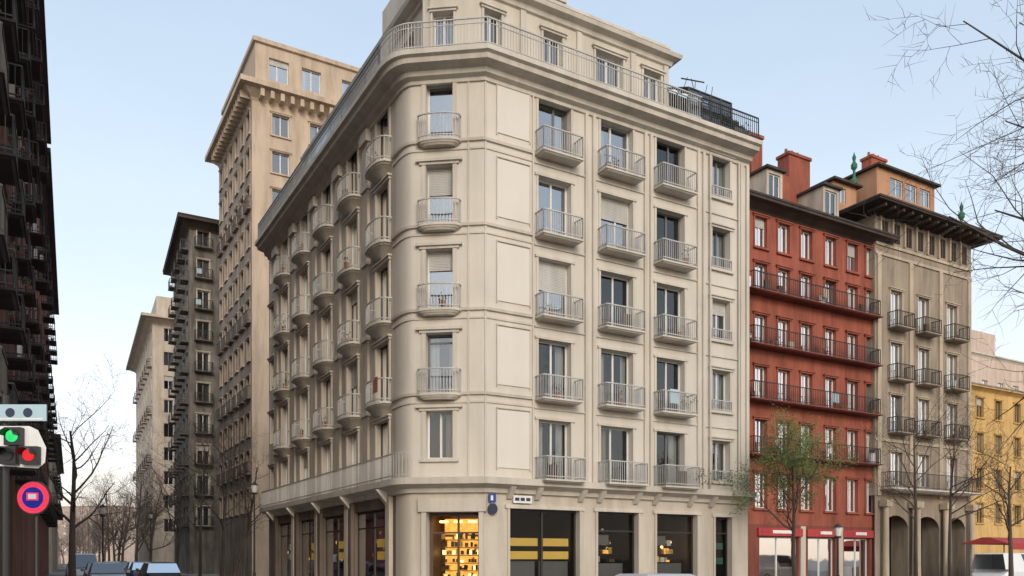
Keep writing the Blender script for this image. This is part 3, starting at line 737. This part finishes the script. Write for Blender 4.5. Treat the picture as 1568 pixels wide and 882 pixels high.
# ------------------------------------------------------------------ ground
def sheet(name,pts,z,m,kerb=0,km='kerb_stone'):
    mb=MB(); mb.face([(p.x,p.y,z) for p in pts],m)
    if kerb:
        n=len(pts)
        for i in range(n):
            j=(i+1)%n; mb.face([(pts[i].x,pts[i].y,0),(pts[j].x,pts[j].y,0),(pts[j].x,pts[j].y,z),(pts[i].x,pts[i].y,z)],km)
        ins=offs(pts,-.28,True)
        for i in range(n):
            j=(i+1)%n; mb.face([(pts[i].x,pts[i].y,z+.004),(pts[j].x,pts[j].y,z+.004),(ins[j].x,ins[j].y,z+.004),(ins[i].x,ins[i].y,z+.004)],km)
    return mb.obj(name)
sheet('ground',[V2(-3000,-3000),V2(3000,-3000),V2(3000,3000),V2(-3000,3000)],-.004,'ground_soil')
sheet('road',[V2(-160,-60),V2(90,-60),V2(90,60),V2(-10,66),V2(-150,330),V2(-190,330)],0.0,'asphalt')
sheet('pavement',offs(poly,2.6,True),.12,'paving',1)
sheet('pavement',offs([V2(70,77),V2(45,66),V2(31.4,56.6),V2(9,43.2),V2(3,54),V2(60,100)],3,True),.12,'paving',1)
sheet('pavement',[lp(140,-1.2),lp(0,-1.2),lp(0,14),lp(140,14)],.12,'paving',1)
tl=V2(-20.8,66); sheet('pavement',[tl+dR*16+nR*2,tl+nR*2+nL*2,V2(-35.6,85),V2(-43,100),V2(-51,110),V2(-66,139),V2(-40,150),V2(10,90)],.12,'paving',1)
mk=MB()
dd=V2(-.487,.873).normalized(); dn=V2(-.873,-.487).normalized()
for i in range(40):
    d=8+i*4.2; f=Fr(V2(4.0-.557*d,d),dd,dn); mk.box(f,0,2,-.06,.06,.001,.005,'white_paint')
for i in range(9):
    f=Fr(V2(-14.5+i*1.0,25.5),dd,dn); mk.box(f,0,3,-.25,.25,.001,.005,'white_paint')
mk.obj('road_markings')
mb=MB(); rr=random.Random(4); px=None
for i in range(61):
    x=-900+i*30; h=34+12*math.sin(i*.35)+6*math.sin(i*.9+1)+rr.uniform(-1,1)
    if px is not None: mb.face([(px[0],720,-1),(x,720,-1),(x,900,h),(px[0],900,px[1])],'hill_hazed'); mb.face([(px[0],900,px[1]),(x,900,h),(x,1300,h*.4),(px[0],1300,px[1]*.4)],'hill_hazed')
    px=(x,h)
mb.obj('hills')

# ------------------------------------------------------------------ vehicles
def car(name,x,y,head,paint,L=4.2,Wd=1.78,H=1.46,van=False):
    b=Bld(name); ca,sa=math.cos(head),math.sin(head)
    def w(lx,ly,z): return (x+lx*ca-ly*sa,y+lx*sa+ly*ca,z)
    h=Wd/2; l=L/2
    belt=.92 if not van else 1.1
    st=[(-l,.45,.72,.80),(-l+.12,.3,.86,.93),(-l+.7,.22,belt,1),(0,.2,belt,1),(l-1.2,.2,belt-.02,1),(l-.5,.22,belt-.14,.98),(l-.1,.3,.70,.88),(l,.42,.6,.76)]
    loops=[]
    for sx,zb,zt,k in st:
        hw=h*k; loops.append([w(sx,-hw*.86,zb),w(sx,-hw,zb+.12),w(sx,-hw,zt-.14),w(sx,-hw*.93,zt),w(sx,hw*.93,zt),w(sx,hw,zt-.14),w(sx,hw,zb+.12),w(sx,hw*.86,zb)])
    B_=b['body']
    for i in range(len(loops)-1):
        for j in range(8):
            k=(j+1)%8; B_.face([loops[i][j],loops[i][k],loops[i+1][k],loops[i+1][j]],paint)
    B_.face(loops[0],paint);B_.face(loops[-1],paint)
    if van: base=(-l+.12,l-.95);top=(-l+.2,l-1.7)
    else: base=(-l+.25,l-1.0);top=(-l+.85,l-1.95)
    hb=h*.92;ht=h*.74
    def bp(u,s,z):
        lx=base[0]+(base[1]-base[0])*u; tx=top[0]+(top[1]-top[0])*u; q=(z-belt)/(H-belt)
        return w(lx+(tx-lx)*q,s*(hb+(ht-hb)*q),z)
    zt=H-.06; zb=belt-.01
    for s in(-1,1):
        for a,c in((.0,.06),(.46,.52),(.94,1.0)): b['pillars'].face([bp(a,s,zb),bp(c,s,zb),bp(c,s,zt),bp(a,s,zt)],paint)
        for a,c in((.06,.46),(.52,.94)): b['windows'].face([bp(a,s,zb),bp(c,s,zb),bp(c,s,zt),bp(a,s,zt)],paint if (van and a<.3) else 'car_black')
    for u in(0,1): b['windows'].face([bp(u,-1,zb),bp(u,1,zb),bp(u,1,zt),bp(u,-1,zt)],'glass_mid')
    b['windows'].face([bp(.5,-1,zb),bp(.5,1,zb),bp(.5,1,zt),bp(.5,-1,zt)],'car_black')
    r0=[bp(0,-1,zt),bp(1,-1,zt),bp(1,1,zt),bp(0,1,zt)]
    c0=Vector(w((top[0]+top[1])/2,0,0)); r1=[(c0.x+(p[0]-c0.x)*.86,c0.y+(p[1]-c0.y)*.86,H) for p in r0]
    b['roof'].face(r1,paint)
    for i in range(4): b['roof'].face([r0[i],r0[(i+1)%4],r1[(i+1)%4],r1[i]],paint)
    for sx in(-l+.8,l-.8):
        for s in(-1,1):
            c=Vector(w(sx,s*(h-.2),.32)); ax=Vector(w(sx,s*(h+.02),.32))-c
            b['wheels'].disc(c,ax,.32,'tyre',20,.22); b['wheels'].disc(c+ax.normalized()*.221,ax,.2,'metal_grey',14,.01)
    for s in(-1,1):
        b['lights'].face([w(l+.005,s*h*.5,.55),w(l+.005,s*h*.74,.55),w(l-.06,s*h*.8,.68),w(l-.03,s*h*.5,.66)],'white_paint')
        b['lights'].face([w(-l-.005,s*h*.55,.6),w(-l-.005,s*h*.76,.6),w(-l-.003,s*h*.76,.72),w(-l-.003,s*h*.55,.72)],'sign_red')
        mp=[V2(*w(l-1.25,s*(h+.02),0)[:2]),V2(*w(l-1.4,s*(h+.02),0)[:2]),V2(*w(l-1.4,s*(h+.2),0)[:2]),V2(*w(l-1.25,s*(h+.18),0)[:2])]
        b['mirrors'].prism(mp,mp,belt+.14,belt,paint)
    b.done()
hd=math.atan2(1,-.557); hr=math.atan2(dR.y,dR.x)
car('parked_car',-21.6,44,hd+math.pi,'car_silver')
car('parked_van',-28.6,55,hd+math.pi,'car_white',L=4.8,Wd=1.95,H=2.0,van=True)
car('parked_car',-24.4,49,hd+math.pi,'car_blue')
car('parked_car',-19.2,45,hd,'car_black')
car('parked_car',-22.0,51,hd,'car_black')
car('parked_car',-25.5,57,hd,'car_blue')
car('parked_car',-29,64,hd,'car_silver')
car('parked_car',-34,70,hd+math.pi,'car_white')
car('parked_car',-38,80,hd+math.pi,'car_black')
car('parked_car',4.3,22.5,hr,'car_silver',H=1.22)
car('parked_van',27.2,44.8,hr,'car_white',L=5.0,Wd=2,H=1.95,van=True)
b=Bld('market_stall'); f=Fr(V2(29.2,49.0),dR,nR)
for t in(0,4.5):
    for n in(0,-2): b['posts'].tube(f.w(t,n,0.1),f.w(t,n,2.6),.04,.04,'metal_grey')
b['awning'].prism([f.p(-.2,-.8),f.p(4.7,-.8),f.p(4.7,-1.2),f.p(-.2,-1.2)],[f.p(-.3,.5),f.p(4.8,.5),f.p(4.8,-2.5),f.p(-.3,-2.5)],2.95,2.55,'awning_red')
b['awning'].box(f,-.3,4.8,.48,.5,2.2,2.55,'awning_red')
b['counter'].box(f,0,4.5,-1,-.1,.1,1.1,'white_paint'); b.done()

# ------------------------------------------------------------------ street furniture
def lamp(x,y,h=5.5):
    b=Bld('street_lamp'); p=b['post']
    p.tube((x,y,.1),(x,y,.9),.1,.08,'rail_dark',10);p.tube((x,y,.9),(x,y,h),.055,.04,'rail_dark',10)
    p.tube((x,y,h),(x,y,h+.1),.14,.16,'rail_dark',10)
    b['lantern'].tube((x,y,h+.1),(x,y,h+.5),.12,.2,'curtain',8); b['lantern'].tube((x,y,h+.5),(x,y,h+.7),.24,.02,'rail_dark',8); b.done()
lamp(-14.2,45.5,5.2); lamp(-22.8,46,4.0); lamp(-35,80); lamp(15.2,38.5,2.6)
bt=Bld('traffic_light'); p=bt['post']
X,Y=-8.55,14.0
p.tube((X-.1,Y+.1,.1),(X-.1,Y+.1,4.4),.06,.06,'rail_dark',10)
ff=Fr(V2(X,Y),V2(1,0),V2(0,-1))
def head(mb,t,z,col):
    mb.box(ff,t-.14,t+.14,0,.12,z-.15,z+.15,'black_plastic')
    mb.disc(ff.w(t,.12,z),(0,-1,0),.1,col,18,.015)
    for k in range(8):
        a0=math.pi*(k/8); a1=math.pi*((k+1)/8)
        mb.face([ff.w(t+.12*math.cos(a0),.12,z+.12*math.sin(a0)),ff.w(t+.12*math.cos(a1),.12,z+.12*math.sin(a1)),ff.w(t+.12*math.cos(a1),.3,z+.11*math.sin(a1)),ff.w(t+.12*math.cos(a0),.3,z+.11*math.sin(a0))],'black_plastic')
rp_=[(-.3,3.2),(.5,3.15),(.62,3.25),(.64,3.5),(.5,3.8),(.35,3.87),(-.3,3.87)]
bt['backplate'].face([ff.w(t,-.02,z) for t,z in rp_],'white_paint')
head(bt['heads'],.14,3.68,'light_green'); head(bt['heads'],.42,3.36,'light_red'); head(bt['heads'],.06,3.36,'black_plastic')
bt.done()
bs=Bld('street_name_sign'); bs['post'].tube((X-.25,Y+.15,.1),(X-.25,Y+.15,4.3),.04,.04,'rail_dark',8)
bs['board'].box(ff,-.45,.66,-.01,.02,3.95,4.23,'sign_lightblue')
for t in(-.25,.05,.35): bs['board'].disc(ff.w(t,.02,4.09),(0,-1,0),.08,'sign_navy',14,.005)
bs['board'].box(ff,-.4,.6,.02,.024,3.97,4.0,'white_paint'); bs.done()
bn=Bld('illuminated_round_shop_sign'); q=(X+.43,Y,2.65)
bn['post'].tube((q[0],q[1]+.1,.1),(q[0],q[1]+.1,2.85),.03,.03,'rail_dark',8)
bn['bracket'].tube((q[0],q[1]+.1,2.65),(q[0],q[1]+.02,2.65),.03,.03,'rail_dark',8)
bn['casing'].disc((q[0],q[1]+.06,q[2]),(0,-1,0),.285,'black_plastic',32,.05)
bn['ring'].disc((q[0],q[1]+.008,q[2]),(0,-1,0),.265,'light_pink',32,.02); bn['centre'].disc((q[0],q[1]-.013,q[2]),(0,-1,0),.18,'light_blue',28,.006)
fq=Fr(V2(q[0],q[1]),V2(1,0),V2(0,-1))
bn['logo'].box(fq,-.10,.10,.022,.028,q[2]-.045,q[2]+.085,'light_pink'); bn['logo'].box(fq,-.065,.065,.029,.033,q[2]-.02,q[2]+.06,'sign_lightblue'); bn.done()
ws=Bld('parking_sign'); nn=(nR.x,nR.y,0)
ws['plate'].box(FR,.12,.42,.08,.11,3.7,4.0,'sign_blue'); ws['plate'].box(FR,.2,.3,.11,.114,3.76,3.94,'white_paint')
ws['disc'].disc(FR.w(.28,.1,3.45),nn,.2,'sign_navy',20,.03); ws['bracket'].box(FR,.25,.3,-.01,.08,3.3,4.0,'metal_grey'); ws.done()
wn=Bld('street_name_plate'); wn['plate'].box(FR,1.15,1.95,.09,.12,3.7,3.98,'white_paint')
for i in range(3): wn['plate'].box(FR,1.22+i*.24,1.4+i*.24,.12,.124,3.78,3.9,'sign_navy')
wn.done()

# ------------------------------------------------------------------ light, world, camera
sv=Vector((.24,-.97,0)).normalized(); el=math.radians(26)
sd=Vector((sv.x*math.cos(el),sv.y*math.cos(el),math.sin(el)))
sl=bpy.data.lights.new('sun','SUN'); sl.energy=1.4; sl.angle=math.radians(20); sl.color=(1,.90,.79)
so=bpy.data.objects.new('sun',sl); bpy.context.collection.objects.link(so)
so.rotation_euler=sd.to_track_quat('Z','Y').to_euler()
wd=bpy.data.worlds.new('World'); bpy.context.scene.world=wd; wd.use_nodes=True
nt=wd.node_tree; nt.nodes.clear()
sk=nt.nodes.new('ShaderNodeTexSky'); sk.sky_type='NISHITA'; sk.sun_disc=False
sk.sun_elevation=el; sk.sun_rotation=math.atan2(sv.x,sv.y); sk.dust_density=3.0
bg=nt.nodes.new('ShaderNodeBackground'); bg.inputs[1].default_value=.08
nt.links.new(sk.outputs[0],bg.inputs[0])
# thin high haze over the clear sky
tc=nt.nodes.new('ShaderNodeTexCoord'); sx=nt.nodes.new('ShaderNodeSeparateXYZ'); nt.links.new(tc.outputs['Generated'],sx.inputs[0])
hz=ramp(nt,sx.outputs[2],[(0.0,(1.0,.78,.62)),(.06,(.94,.82,.73)),(.16,(.84,.83,.82)),(.32,(.65,.72,.77)),(.58,(.47,.57,.67)),(1,(.37,.47,.58))])
h2=nt.nodes.new('ShaderNodeBackground'); h2.inputs[1].default_value=1.0
cl_=ramp(nt,noise(nt,tc.outputs['Generated'],2.2,4,(1,1,3)),[(.35,(.96,.96,.96)),(.65,(1.03,1.03,1.02))])
nt.links.new(mixc(nt,hz,cl_,1.0,'MULTIPLY'),h2.inputs[0])
ad=nt.nodes.new('ShaderNodeAddShader'); nt.links.new(bg.outputs[0],ad.inputs[0]); nt.links.new(h2.outputs[0],ad.inputs[1])
wo=nt.nodes.new('ShaderNodeOutputWorld'); nt.links.new(ad.outputs[0],wo.inputs[0])
cam=bpy.data.cameras.new('camera'); co_=bpy.data.objects.new('camera',cam); bpy.context.collection.objects.link(co_)
cam.sensor_width=36; cam.lens=36*1264/1568; cam.shift_y=(857-441)/1568; cam.clip_end=6000
co_.location=(0,0,1.6); co_.rotation_euler=(math.radians(90),0,0)
sc=bpy.context.scene; sc.camera=co_
sc.view_settings.view_transform='Standard'; sc.view_settings.look='None'; sc.view_settings.exposure=0
